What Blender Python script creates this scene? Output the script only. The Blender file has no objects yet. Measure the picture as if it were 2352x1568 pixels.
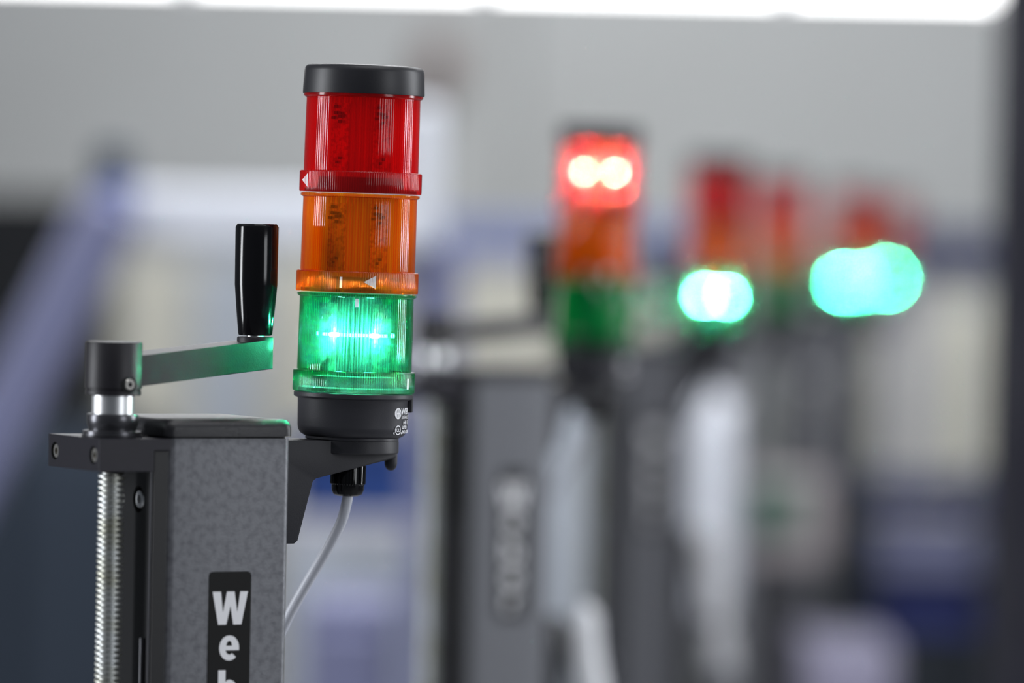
import bpy, bmesh, math, random
from math import sin, cos, pi, radians, atan2, sqrt
from mathutils import Vector, Matrix, Euler
from mathutils.geometry import tessellate_polygon
random.seed(4)
S = bpy.context.scene
C = S.collection
MM = 0.001

# ------------------------------------------------------------------ camera
FPX = 11760.0
cam_d = bpy.data.cameras.new('camera')
cam = bpy.data.objects.new('camera', cam_d); C.objects.link(cam)
cam_d.sensor_width = 36.0; cam_d.lens = FPX * 36.0 / 2352.0
cam.location = (0, 0, 1.6)
CR = Euler((radians(90 - 1.12), 0, 0)).to_matrix() @ Matrix.Rotation(radians(1.15), 3, 'Z')
cam.rotation_euler = CR.to_euler()
cam_d.clip_start = 0.05; cam_d.clip_end = 100
cam_d.dof.use_dof = True
cam_d.dof.focus_distance = 2.915
cam_d.dof.aperture_fstop = 3.0
cam_d.dof.aperture_blades = 0
S.camera = cam

def P(px, py, Y):
    """world point on the sight line of photo pixel (px, py) at world depth y = Y"""
    d = CR @ Vector(((px - 1176) / FPX, -(py - 784) / FPX, -1.0))
    return Vector((0, 0, 1.6)) + d * (Y / d.y)

# ------------------------------------------------------------------ world, exposure, lamps
w = bpy.data.worlds.new('world'); S.world = w; w.use_nodes = True
w.node_tree.nodes['Background'].inputs[0].default_value = (0.80, 0.88, 1.0, 1)
w.node_tree.nodes['Background'].inputs[1].default_value = 0.09
S.view_settings.view_transform = 'Standard'; S.view_settings.look = 'None'
S.view_settings.exposure = 0.0; S.view_settings.gamma = 1.0
S.view_settings.use_curve_mapping = False
S.cycles.transparent_max_bounces = 16; S.cycles.use_adaptive_sampling = False
S.cycles.sample_clamp_indirect = 4

def area(name, loc, target, sx, sy, power, col=(1, 1, 1)):
    l = bpy.data.lights.new(name, 'AREA'); l.shape = 'RECTANGLE'; l.size = sx; l.size_y = sy
    l.energy = power; l.color = col
    o = bpy.data.objects.new(name, l); C.objects.link(o); o.location = loc
    o.rotation_euler = (Vector(target) - Vector(loc)).to_track_quat('-Z', 'Y').to_euler()
    return o
# tall window left of the machines, wide window front right, unseen ceiling luminaires over the aisle, two added overhead fills
area('window_light', (-3.6, 2.7, 1.9), (0, 2.9, 1.5), 0.75, 2.2, 100, (0.93, 0.96, 1.0))
area('window_light', (3.4, 0.2, 2.2), (0, 2.9, 1.5), 1.2, 2.0, 42, (0.93, 0.96, 1.0))
area('window_light', (3.0, 4.0, 2.1), (0, 3.1, 1.5), 0.6, 2.0, 64, (0.93, 0.96, 1.0))
area('overhead_light', (0.3, 2.3, 3.4), (0.1, 2.9, 1.5), 1.6, 0.4, 16, (0.97, 0.98, 1.0))
area('overhead_light', (0.6, 6.0, 3.4), (0.6, 6.0, 1.0), 3.0, 1.2, 95, (0.97, 0.98, 1.0))
area('overhead_light', (0.3, 8.8, 3.1), (0.4, 11.0, 1.35), 1.2, 0.8, 44, (0.97, 0.98, 1.0))  # unseen fill, narrowed and aimed to brighten the middle of the far wall

area('overhead_light', (0.1, 4.5, 3.3), (0.25, 4.6, 1.2), 1.2, 0.4, 26, (0.97, 0.98, 1.0))  # unseen fill added to brighten the second to fourth machines

# ------------------------------------------------------------------ materials
def mat(name, base=(.5, .5, .5), rough=.5, metal=0., spec=.5, noise=None, bump=None, coat=0):
    m = bpy.data.materials.new(name); m.use_nodes = True
    nt = m.node_tree; b = nt.nodes['Principled BSDF']
    b.inputs['Base Color'].default_value = (*base, 1); b.inputs['Roughness'].default_value = rough
    b.inputs['Metallic'].default_value = metal; b.inputs['Specular IOR Level'].default_value = spec
    b.inputs['Coat Weight'].default_value = coat
    tc = nt.nodes.new('ShaderNodeTexCoord')
    if noise:
        sc, c2, lo, hi, strch = noise
        mp = nt.nodes.new('ShaderNodeMapping'); mp.inputs['Scale'].default_value = strch
        n = nt.nodes.new('ShaderNodeTexNoise'); n.inputs['Scale'].default_value = sc; n.inputs['Detail'].default_value = 3
        r = nt.nodes.new('ShaderNodeMapRange'); r.inputs[1].default_value = lo; r.inputs[2].default_value = hi
        mx = nt.nodes.new('ShaderNodeMix'); mx.data_type = 'RGBA'
        mx.inputs[6].default_value = (*base, 1); mx.inputs[7].default_value = (*c2, 1)
        L = nt.links.new
        L(tc.outputs['Object'], mp.inputs[0]); L(mp.outputs[0], n.inputs['Vector']); L(n.outputs[0], r.inputs[0])
        L(r.outputs[0], mx.inputs[0]); L(mx.outputs[2], b.inputs['Base Color'])
    if bump:
        sc, st, dist = bump
        n = nt.nodes.new('ShaderNodeTexNoise'); n.inputs['Scale'].default_value = sc; n.inputs['Detail'].default_value = 2
        bp = nt.nodes.new('ShaderNodeBump'); bp.inputs['Strength'].default_value = st; bp.inputs['Distance'].default_value = dist
        nt.links.new(tc.outputs['Object'], n.inputs['Vector']); nt.links.new(n.outputs[0], bp.inputs['Height'])
        nt.links.new(bp.outputs[0], b.inputs['Normal'])
    return m

def emat(name, col, strength):
    m = bpy.data.materials.new(name); m.use_nodes = True; nt = m.node_tree
    nt.nodes.clear(); e = nt.nodes.new('ShaderNodeEmission'); o = nt.nodes.new('ShaderNodeOutputMaterial')
    e.inputs[0].default_value = (*col, 1); e.inputs[1].default_value = strength
    nt.links.new(e.outputs[0], o.inputs[0]); return m

def lens_mat(name, col_hi, col_lo, diff, ribs, haze=.30, gloss_rough=.10):
    """tinted clear plastic: stripes the ribs would refract are put into the tint; part of it scatters"""
    m = bpy.data.materials.new(name); m.use_nodes = True; nt = m.node_tree; nt.nodes.clear()
    N = nt.nodes.new; L = nt.links.new
    tc = N('ShaderNodeTexCoord'); sp = N('ShaderNodeSeparateXYZ'); L(tc.outputs['Object'], sp.inputs[0])
    at = N('ShaderNodeMath'); at.operation = 'ARCTAN2'; L(sp.outputs[1], at.inputs[0]); L(sp.outputs[0], at.inputs[1])
    mu = N('ShaderNodeMath'); mu.operation = 'MULTIPLY'; mu.inputs[1].default_value = ribs; L(at.outputs[0], mu.inputs[0])
    sn = N('ShaderNodeMath'); sn.operation = 'SINE'; L(mu.outputs[0], sn.inputs[0])
    # uneven around the lens; stripes of refracted light put into the tint
    no = N('ShaderNodeTexNoise'); no.noise_dimensions = '1D'; no.inputs['Scale'].default_value = 5.0; no.inputs['Detail'].default_value = 4
    L(at.outputs[0], no.inputs['W'])
    mr0 = N('ShaderNodeMapRange'); mr0.inputs[1].default_value = .35; mr0.inputs[2].default_value = .65; mr0.inputs[3].default_value = -.9; mr0.inputs[4].default_value = .9
    L(no.outputs[0], mr0.inputs[0])
    ad = N('ShaderNodeMath'); ad.operation = 'ADD'; L(sn.outputs[0], ad.inputs[0]); L(mr0.outputs[0], ad.inputs[1])
    mr = N('ShaderNodeMapRange'); mr.inputs[1].default_value = -1.3; mr.inputs[2].default_value = 1.3; L(ad.outputs[0], mr.inputs[0])
    mx = N('ShaderNodeMix'); mx.data_type = 'RGBA'; mx.inputs[6].default_value = (*col_lo, 1); mx.inputs[7].default_value = (*col_hi, 1)
    L(mr.outputs[0], mx.inputs[0])
    tr = N('ShaderNodeBsdfTransparent'); L(mx.outputs[2], tr.inputs[0])
    tl = N('ShaderNodeBsdfTranslucent'); tl.inputs[0].default_value = (*diff, 1)
    df = N('ShaderNodeBsdfDiffuse'); df.inputs[0].default_value = (*diff, 1)
    m1 = N('ShaderNodeMixShader'); m1.inputs[0].default_value = .4; L(tl.outputs[0], m1.inputs[1]); L(df.outputs[0], m1.inputs[2])
    m2 = N('ShaderNodeMixShader'); m2.inputs[0].default_value = haze; L(tr.outputs[0], m2.inputs[1]); L(m1.outputs[0], m2.inputs[2])
    gl = N('ShaderNodeBsdfGlossy'); gl.inputs['Roughness'].default_value = gloss_rough
    fr = N('ShaderNodeFresnel'); fr.inputs[0].default_value = 1.38
    ge = N('ShaderNodeNewGeometry'); ou = N('ShaderNodeMath'); ou.operation = 'SUBTRACT'; ou.inputs[0].default_value = 1; L(ge.outputs['Backfacing'], ou.inputs[1])
    fm = N('ShaderNodeMath'); fm.operation = 'MULTIPLY'; L(fr.outputs[0], fm.inputs[0]); L(ou.outputs[0], fm.inputs[1])
    m3 = N('ShaderNodeMixShader'); L(fm.outputs[0], m3.inputs[0]); L(m2.outputs[0], m3.inputs[1]); L(gl.outputs[0], m3.inputs[2])
    o = N('ShaderNodeOutputMaterial'); L(m3.outputs[0], o.inputs[0])
    return m

M = {}
M['housing'] = mat('hammered grey paint', (.170, .175, .192), .42, .2, .4,
                   noise=(230, (.112, .115, .130), .42, .70, (1, 1, 1)), bump=(900, .25, .0004))
M['blackplastic'] = mat('black matte plastic', (.017, .017, .021), .42, 0, .4, bump=(2500, .12, .0002))
M['greyplastic'] = mat('anthracite plastic', (.036, .036, .043), .45, 0, .35, bump=(1800, .15, .0002))
M['lidplastic'] = mat('grained black plastic', (.018, .018, .021), .35, 0, .4, bump=(1300, .55, .0004))
M['anodised'] = mat('dark anodised aluminium', (.009, .008, .014), .42, .1, .3,
                    noise=(120, (.014, .013, .020), .3, .7, (1, 1, 18)), bump=(700, .08, .0002))
M['rail'] = mat('dark rail', (.012, .012, .013), .38, .3, .35, bump=(500, .05, .0002))
M['bracket'] = mat('anthracite bracket', (.026, .026, .031), .5, 0, .3, bump=(1600, .25, .0002))
M['crank'] = mat('black crank coating', (.016, .015, .019), .45, 0, .35, bump=(1500, .35, .0003))
M['grip'] = mat('polished black bakelite', (.004, .004, .005), .13, 0, .35, bump=(300, .03, .0002))
M['steel'] = mat('turned bright steel', (.80, .81, .82), .38, 1., .5, bump=(900, .04, .0001))
M['thread'] = mat('zinc plated thread', (.58, .60, .60), .5, 1., .5, noise=(60, (.42, .42, .34), .4, .7, (1, 1, 1)))
M['bolt'] = mat('bolt steel', (.62, .60, .56), .28, 1., .5)
M['darksteel'] = mat('blackened steel', (.10, .10, .11), .30, .8, .5, bump=(900, .1, .0002))
M['hole'] = mat('bore black', (.004, .004, .005), .8)
M['label'] = mat('black label film', (.005, .005, .005), .5, 0, .2)
M['print'] = mat('white print', (.93, .93, .96), .6)
M['cable'] = mat('grey cable sheath', (.58, .60, .66), .42, 0, .5)
M['chip'] = mat('dark component', (.10, .06, .05), .5)
M['pcb'] = mat('circuit board', (.75, .65, .5), .5, noise=(400, (.45, .38, .25), .45, .6, (1, 1, 1)))
M['diffuser'] = mat('milky lamp core', (.95, .95, .95), .4)  # white inner core, added so the unlit lenses look brighter
_n = M['diffuser'].node_tree; _t = _n.nodes.new('ShaderNodeBsdfTranslucent'); _t.inputs[0].default_value = (.9, .9, .9, 1)
_m = _n.nodes.new('ShaderNodeMixShader'); _m.inputs[0].default_value = .6
_n.links.new(_n.nodes['Principled BSDF'].outputs[0], _m.inputs[1]); _n.links.new(_t.outputs[0], _m.inputs[2])
_n.links.new(_m.outputs[0], _n.nodes['Material Output'].inputs[0])
M['guide_green'] = mat('lamp core darkened against glow', (.05, .06, .06), .3)  # darker copy for lit green lamps, keeps their inner glow down
M['pcb_green'] = mat('circuit board darkened against glow', (.03, .05, .04), .4, noise=(400, (.08, .12, .08), .45, .6, (1, 1, 1)))
M['whiteplastic'] = mat('white plastic', (.78, .79, .82), .4)
LC = {'red': ((1.0, .022, .020), (.80, .003, .004), (1.0, .012, .02)),
      'orange': ((1.0, .54, .012), (1.0, .20, .003), (1.0, .30, .008)),
      'green': ((.03, .74, .32), (.003, .34, .12), (.012, .55, .24))}
for c, (hi, lo, df) in LC.items():
    M['lens_' + c] = lens_mat(c + ' ribbed lens', hi, lo, df, 130, .15 if c == 'green' else .20, .06)
    M['lit_' + c] = lens_mat(c + ' ribbed lens of a lit lamp', hi, lo, df, 130, .035 if c == 'green' else .10, .06)
    M['collar_' + c] = lens_mat(c + ' collar', tuple(min(1, a * .95 + .01) for a in hi), tuple(a * .8 for a in lo), tuple(min(1, a * (.6 if c == 'green' else 1) + .015) for a in df), 160, .15 if c == 'green' else .28, .14)
M['led_green'] = emat('green lamp diode', (1.0, .42, .52), 6000)  # diode colours set against the lens tint so the glow clips white
M['led_red'] = emat('red lamp diode', (.15, 1.0, .72), 18000)
for _k in ('led_green', 'led_red'): M[_k].cycles.emission_sampling = 'NONE'
M['band_green'] = emat('green diode streak glow', (1.0, .6, .8), 45)  # glowing ring added for diode light the ribs would spread sideways
M['band_red'] = emat('red diode streak glow', (1.0, .3, .2), 6)

# ------------------------------------------------------------------ mesh helpers (millimetres in, metres out)
def mesh_obj(name, bm, m, parent=None, smooth=None):
    me = bpy.data.meshes.new(name); bm.to_mesh(me); bm.free()
    for mm_ in (m if isinstance(m, (list, tuple)) else [m]): me.materials.append(mm_)
    if smooth is not None:
        for p in me.polygons: p.use_smooth = True
        me.set_sharp_from_angle(angle=radians(smooth))
    o = bpy.data.objects.new(name, me); C.objects.link(o)
    if parent: o.parent = parent
    return o

def add_box(bm, x0, y0, z0, x1, y1, z1, bev=0, seg=2, verts_only=None):
    t = bmesh.new(); bmesh.ops.create_cube(t, size=1)
    for v in t.verts:
        v.co = Vector(((x0 + x1) / 2 + v.co.x * (x1 - x0), (y0 + y1) / 2 + v.co.y * (y1 - y0), (z0 + z1) / 2 + v.co.z * (z1 - z0)))
    if bev:
        ed = list(t.edges)
        if verts_only == 'z': ed = [e for e in t.edges if abs(e.verts[0].co.z - e.verts[1].co.z) > 1e-9]
        bmesh.ops.bevel(t, geom=ed, offset=bev, segments=seg, affect='EDGES', profile=.5)
    merge(bm, t)

def merge(bm, t, mtx=None):
    if mtx is not None: bmesh.ops.transform(t, matrix=mtx, verts=t.verts)
    me = bpy.data.meshes.new('tmp'); t.to_mesh(me); t.free(); bm.from_mesh(me); bpy.data.meshes.remove(me)

def scale(bm, s=MM):
    bmesh.ops.scale(bm, vec=(s, s, s), verts=bm.verts); return bm

def lathe(bm, prof, n=64, flute=None, cap0=True, cap1=True, close=False):
    rings = []
    for i, (r, z) in enumerate(prof):
        ring = []
        for k in range(n):
            a = 2 * pi * k / n
            rr = r + (flute(a, i) if flute else 0)
            ring.append(bm.verts.new((rr * cos(a), rr * sin(a), z)))
        rings.append(ring)
    for a, b in zip(rings, rings[1:] + ([rings[0]] if close else [])):
        for k in range(n):
            bm.faces.new((a[k], a[(k + 1) % n], b[(k + 1) % n], b[k]))
    if not close:
        if cap0: bm.faces.new(rings[0][::-1])
        if cap1: bm.faces.new(rings[-1])

def prism(bm, poly, axis, a0, a1, bev=0):
    """polygon in the plane perpendicular to axis, extruded from a0 to a1"""
    t = bmesh.new()
    def mk(u, v, a):
        return {'y': (u, a, v), 'x': (a, u, v), 'z': (u, v, a)}[axis]
    v0 = [t.verts.new(mk(u, v, a0)) for u, v in poly]; v1 = [t.verts.new(mk(u, v, a1)) for u, v in poly]
    t.faces.new(v0); t.faces.new(v1[::-1])
    n = len(poly)
    for i in range(n): t.faces.new((v0[i], v1[i], v1[(i + 1) % n], v0[(i + 1) % n]))
    bmesh.ops.recalc_face_normals(t, faces=t.faces)
    if bev: bmesh.ops.bevel(t, geom=list(t.edges), offset=bev, segments=2, affect='EDGES', profile=.5)
    merge(bm, t)

def tube(bm, pts, r, n=16, caps=True):
    pts = [Vector(p) for p in pts]; rings = []
    up = None
    for i, p in enumerate(pts):
        d = (pts[min(i + 1, len(pts) - 1)] - pts[max(i - 1, 0)]).normalized()
        if up is None:
            up = d.orthogonal().normalized()
        up = (up - d * up.dot(d)).normalized(); s = d.cross(up)
        rr = r(i / (len(pts) - 1)) if callable(r) else r
        rings.append([bm.verts.new(p + (up * cos(2 * pi * k / n) + s * sin(2 * pi * k / n)) * rr) for k in range(n)])
    for a, b in zip(rings, rings[1:]):
        for k in range(n): bm.faces.new((a[k], a[(k + 1) % n], b[(k + 1) % n], b[k]))
    if caps: bm.faces.new(rings[0][::-1]); bm.faces.new(rings[-1])

def spline(pts, n=10):
    pts = [Vector(p) for p in pts]; out = []
    q = [2 * pts[0] - pts[1]] + pts + [2 * pts[-1] - pts[-2]]
    for i in range(1, len(q) - 2):
        for k in range(n):
            t = k / n; a, b, c, d = q[i - 1], q[i], q[i + 1], q[i + 2]
            out.append(.5 * ((2 * b) + (c - a) * t + (2 * a - 5 * b + 4 * c - d) * t * t + (3 * b - a - 3 * c + d) * t ** 3))
    out.append(pts[-1]); return out

def cut(o, cutters):
    """subtract cutter meshes for good and drop them"""
    for cb in cutters:
        me = bpy.data.meshes.new('c'); cb.to_mesh(me); cb.free(); me.materials.append(M['hole'])
        co = bpy.data.objects.new('c', me); C.objects.link(co); co.parent = o.parent
        md = o.modifiers.new('b', 'BOOLEAN'); md.operation = 'DIFFERENCE'; md.object = co; md.solver = 'EXACT'
        md.material_mode = 'TRANSFER'
        bpy.context.view_layer.update()
        ev = o.evaluated_get(bpy.context.evaluated_depsgraph_get())
        new = bpy.data.meshes.new_from_object(ev); o.modifiers.clear(); old = o.data; new.name = old.name; o.data = new
        bpy.data.objects.remove(co)

def empty(name, loc=(0, 0, 0), rz=0):
    o = bpy.data.objects.new(name, None); C.objects.link(o); o.location = loc; o.rotation_euler = (0, 0, rz)
    o.empty_display_size = .05; return o

def tag(o, label=None, cat=None, group=None, kind=None):
    if label: o['label'] = label
    if cat: o['category'] = cat
    if group: o['group'] = group
    if kind: o['kind'] = kind
    return o

def copy_tree(o, parent=None):
    c = o.copy(); C.objects.link(c); c.parent = parent
    for ch in [x for x in bpy.data.objects if x.parent == o]: copy_tree(ch, c)
    return c

# ------------------------------------------------------------------ where things stand
YAW = radians(28.6)
H = P(258, 1003, 2.84)                                   # crank axis on the clamp block
RZ = Matrix.Rotation(YAW, 3, 'Z')
HL = Vector((-.023, .024, 0))                            # crank axis in the column's own frame
O0 = H - RZ @ HL                                         # front left top corner of the nearest column
TOPZ = O0.z
T0 = P(812, 900, 2.94)                                   # foot of the nearest green lamp
row = P(2588, 582, 10) - P(2588, 582, 9)                 # direction of the machine row
row.z = 0; row /= row.y
STEP = 1.321
def to_local(p): return RZ.transposed() @ (p - O0)
TL = to_local(T0) * 1000                                 # tower axis in column frame, mm
DEPTHS = [0, 1, 2, 3, 4, 5]
SHIFT = [0, 0, -.006, -.026, -.002, .006]

# ------------------------------------------------------------------ the hall
FLOOR = 0.0
def struct(name, bm, m, parent=None):
    o = mesh_obj(name, bm, m, parent)
    if not parent: o['kind'] = 'structure'
    return o
M['concrete'] = mat('grey hall floor', (.30, .30, .31), .5, noise=(4, (.24, .24, .25), .4, .6, (1, 1, 1)))
M['wall'] = mat('light grey wall panel', (.46, .475, .48), .6, noise=(1.2, (.42, .43, .43), .35, .65, (1, 1, 1)))
M['wallseam'] = mat('dark panel joint', (.20, .20, .21), .7)
M['ceil'] = mat('hall ceiling', (.45, .46, .47), .8)
bm = bmesh.new(); add_box(bm, -5, -1.5, -.1, 5, 11.2, 0); struct('floor', bm, M['concrete'])
bm = bmesh.new(); add_box(bm, -5, 11.03, 0, 5, 11.2, 3.7); wb = struct('wall_back', bm, M['wallseam'])
bm = bmesh.new(); add_box(bm, -.62, -.015, 0, .62, .015, 3.55, .006, 1)
me0 = None
for i in range(8):
    if me0 is None:
        p = mesh_obj('panel', bm, M['wall'], wb); me0 = p.data
    else:
        p = bpy.data.objects.new('panel', me0); C.objects.link(p); p.parent = wb
    p.location = (-4.36 + i * 1.246, 11.013, .06)
bm = bmesh.new(); add_box(bm, -5, -1.5, 3.7, 5, 11.2, 3.8); struct('ceiling', bm, M['ceil'])

def pbox(bm, x0, y0, x1, y1, Y, depth, bev=0):
    """box whose front face spans two photo points at depth Y"""
    a, b = P(x0, y0, Y), P(x1, y1, Y)
    z0, z1 = sorted((a.z, b.z)); xa, xb = sorted((a.x, b.x))
    add_box(bm, xa, Y, z0, xb, Y + depth, z1, bev, 2)
    return xa, xb, z0, z1

# dark steel post at the right edge
M['post'] = mat('dark grey post paint', (.018, .018, .026), .8, 0, .15, noise=(6, (.024, .024, .032), .4, .6, (1, 1, 1)))
bm = bmesh.new(); a = P(2306, 900, 5.2)
add_box(bm, a.x, 5.2, 0, a.x + .16, 5.36, 3.7, .006, 2)
t = mesh_obj('steel_post', bm, M['post']); tag(t, 'dark upright steel post at the right edge of the picture', 'post')
bm = bmesh.new(); add_box(bm, a.x - .05, 5.15, 0, a.x + .21, 5.41, .012)
mesh_obj('foot_plate', bm, M['darksteel'], t)

# ---- linear luminaire across the top
LY = 7.0
a, b = P(2310, -8, LY), P(-760, 10, LY)
z0 = a.z
lum = empty('linear_light', (a.x, LY, z0 + .09)); tag(lum, 'long bright white strip light hanging across the top of the hall', 'light')
M['tube'] = emat('lit diffuser', (1.0, 1.0, 1.0), 7)
M['lumbody'] = mat('luminaire body', (.5, .5, .52), .5)
seg = P(1800, 0, LY).x - P(1115, 0, LY).x
gap = .006
xr = a.x
xs = [P(1800, 0, LY).x]
k = 0
edges = [xr] + [xs[0] - seg * i for i in range(6)]
for i in range(len(edges) - 1):
    bm = bmesh.new(); x1, x0 = edges[i], edges[i + 1]
    add_box(bm, x0 + gap - a.x, -.05, -.09, x1 - gap - a.x, .05, .0, .008, 2)
    mesh_obj('diffuser', bm, M['tube'], lum)
bm = bmesh.new(); add_box(bm, edges[-1] - a.x, -.035, .0, 0, .035, .05); mesh_obj('body', bm, M['lumbody'], lum)
for i in range(len(edges)):
    bm = bmesh.new(); x = edges[i] - a.x - (.01 if i == 0 else 0)
    add_box(bm, x - .012, -.054, -.104, x + .012, .054, .01); mesh_obj('joint_clip', bm, M['lumbody'], lum)
for x in (edges[0] - .1, edges[3], edges[-1] + .1):
    bm = bmesh.new(); tube(bm, [(x - a.x, 0, .05), (x - a.x, 0, 3.7 - z0 - .09)], .003, 8); mesh_obj('hanger', bm, M['steel'], lum)

# ---- background equipment
def simple(name, label, cat, m, *boxes, bev=.01, group=None):
    bm = bmesh.new()
    for bx in boxes: pbox(bm, *bx, bev)
    o = mesh_obj(name, bm, m); tag(o, label, cat, group); return o
BGZ = 3200   # photo row well below the frame, clipped to the floor later
def cabinet(name, label, cat, x0, y0, x1, Y, depth, m, md, doors=2, handle=True, group=None):
    """free standing cabinet from the floor up to photo row y0"""
    a, b = P(x0, y0, Y), P(x1, y0, Y); h = a.z
    r = empty(name, ((a.x + b.x) / 2, Y + depth / 2, 0)); tag(r, label, cat, group)
    W = (b.x - a.x) / 2
    bm = bmesh.new(); add_box(bm, -W, -depth / 2, 0.08, W, depth / 2, h, .008, 2); mesh_obj('body', bm, m, r)
    bm = bmesh.new(); add_box(bm, -W + .02, -depth / 2 + .02, 0, W - .02, depth / 2 - .02, .08); mesh_obj('plinth', bm, M['darksteel'], r)
    for i in range(doors):
        xa = -W + 2 * W * i / doors + .012; xb = -W + 2 * W * (i + 1) / doors - .012
        bm = bmesh.new(); add_box(bm, xa, -depth / 2 - .018, .11, xb, -depth / 2, h - .03, .005, 2)
        d = mesh_obj('door', bm, md, r)
        if handle:
            bm = bmesh.new(); add_box(bm, xb - .05, -depth / 2 - .045, h * .55, xb - .03, -depth / 2 - .018, h * .55 + .13, .004, 2)
            mesh_obj('handle', bm, M['darksteel'], d)
    return r
M['lilac'] = mat('lilac blue lacquer', (.17, .18, .30), .4)
M['white'] = mat('white lacquer', (.60, .62, .68), .35)
M['blue'] = mat('blue lacquer', (.13, .16, .34), .4)
M['blue2'] = mat('strong blue plastic', (.012, .040, .17), .4)
M['navy'] = mat('navy lacquer', (.028, .032, .085), .6, 0, .3)
M['beige'] = mat('beige lacquer', (.56, .55, .48), .5)
M['pale'] = mat('pale blue grey lacquer', (.42, .46, .52), .45)
M['grey'] = mat('mid grey lacquer', (.36, .36, .40), .45)
M['slate'] = mat('slate blue lacquer', (.028, .038, .055), .8, 0, .2)
M['black'] = mat('black lacquer', (.006, .007, .009), .7, 0, .2)
M['lightlilac'] = mat('pale lilac plastic', (.22, .21, .29), .45)
M['screen'] = mat('dull green screen', (.07, .13, .10), .25)
M['warmgrey'] = mat('warm grey plastic', (.32, .29, .30), .5)
M['darkgrey'] = mat('dark grey lacquer', (.025, .03, .038), .8, 0, .2)

cabinet('storage_cabinet', 'beige storage cabinet against the far wall, left of the signal towers', 'cabinet', 270, 590, 440, 10.2, .5, M['beige'], M['beige'], 1)
cabinet('storage_cabinet', 'pale blue grey storage cabinet between the crank and the nearest signal tower', 'cabinet', 442, 600, 600, 10.2, .5, M['pale'], M['pale'], 1)
cabinet('storage_cabinet', 'beige storage cabinet seen behind the foot of the nearest signal tower', 'cabinet', 604, 600, 905, 10.2, .5, M['beige'], M['beige'], 1)
cabinet('storage_cabinet', 'light beige cabinet between the first and second signal towers', 'cabinet', 915, 615, 1300, 10.2, .5, M['beige'], M['beige'], 2)
cabinet('storage_cabinet', 'beige cabinet behind the gap between second and third signal towers', 'cabinet', 1312, 640, 1660, 10.2, .5, M['beige'], M['beige'], 2)
cabinet('storage_cabinet', 'beige grey cabinet at the right, left of the dark post', 'cabinet', 1900, 690, 2330, 10.2, .5, M['beige'], M['beige'], 2)
cabinet('machine_cabinet', 'low pale grey machine cabinet behind the first column and its tower', 'cabinet', 640, 1193, 1000, 6.6, .5, M['grey'], M['pale'], 1, False)
cabinet('machine_cabinet', 'pale blue grey machine cabinet seen between second and third columns', 'cabinet', 1190, 905, 1420, 8.2, .5, M['pale'], M['pale'], 1, False)
cabinet('control_cabinet', 'black control cabinet at the left edge of the picture', 'cabinet', -420, 440, 205, 8.2, .5, M['black'], M['black'], 2, False)
cabinet('control_cabinet', 'dark slate cabinet low at the left, behind the nearest lead screw', 'cabinet', -260, 985, 330, 7.2, .5, M['slate'], M['slate'], 2)
cabinet('control_cabinet', 'dark grey machine housing behind the farthest columns', 'cabinet', 1690, 1290, 1975, 8.6, .5, M['black'], M['black'], 1, False)
cabinet('control_cabinet', 'very dark cabinet low at the right, beside the dark post', 'cabinet', 1985, 1385, 2300, 8.6, .5, M['darkgrey'], M['darkgrey'], 1)

# wrapping machine: lilac sloping leg, white hood on a lilac portal
FY = 6.0
wm = empty('wrapping_machine', (P(240, 500, FY).x, FY, 0))
tag(wm, 'white hooded machine with a sloping lilac blue leg, far left behind the crank', 'machine')
def rel(o, v): return Vector(v) - Vector(o.location)
def P_at(o, px, py, Y): return rel(o, P(px, py, Y))
a, b = P_at(wm, 262, 470, FY), P_at(wm, -115, 1190, FY)
dirn = (b - a).normalized(); foot = a + dirn * ((a.z) / -dirn.z)
bm = bmesh.new()
tl = bmesh.new(); L_ = (foot - a).length
add_box(tl, -.036, -.05, 0, .036, .05, L_, .010, 2)
rot = (foot - a).to_track_quat('Z', 'X').to_matrix().to_4x4()
ang = atan2((foot - a).x, -(foot - a).z)
merge(bm, tl, Matrix.Translation(a) @ Matrix.Rotation(-ang, 4, 'Y') @ Matrix.Rotation(pi, 4, 'Y'))
mesh_obj('sloping_leg', bm, M['lilac'], wm)
def wbox(name, x0, y0, x1, y1, Y, d, m, parent, bev=.012):
    p, q = P_at(parent, x0, y0, Y), P_at(parent, x1, y1, Y)
    bm = bmesh.new(); add_box(bm, min(p.x, q.x), p.y, min(p.z, q.z), max(p.x, q.x), p.y + d, max(p.z, q.z), bev, 2)
    return mesh_obj(name, bm, m, parent)
wbox('hood', 300, 425, 900, 578, FY, .25, M['white'], wm)
wbox('corner_joint', 215, 415, 318, 520, FY + .02, .2, M['blue'], wm)
wbox('sensor_head', 215, 330, 290, 430, FY + .03, .12, M['slate'], wm)
q = P_at(wm, 1002, 574, FY)
bm = bmesh.new(); add_box(bm, q.x - .03, .10, 0, q.x + .03, .16, q.z, .006, 2); mesh_obj('rear_leg', bm, M['lilac'], wm)
wbox('chimney', 935, 235, 1010, 560, FY, .10, M['white'], wm)
wbox('chimney_foot', 860, 500, 1012, 575, FY, .2, M['white'], wm)

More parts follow.
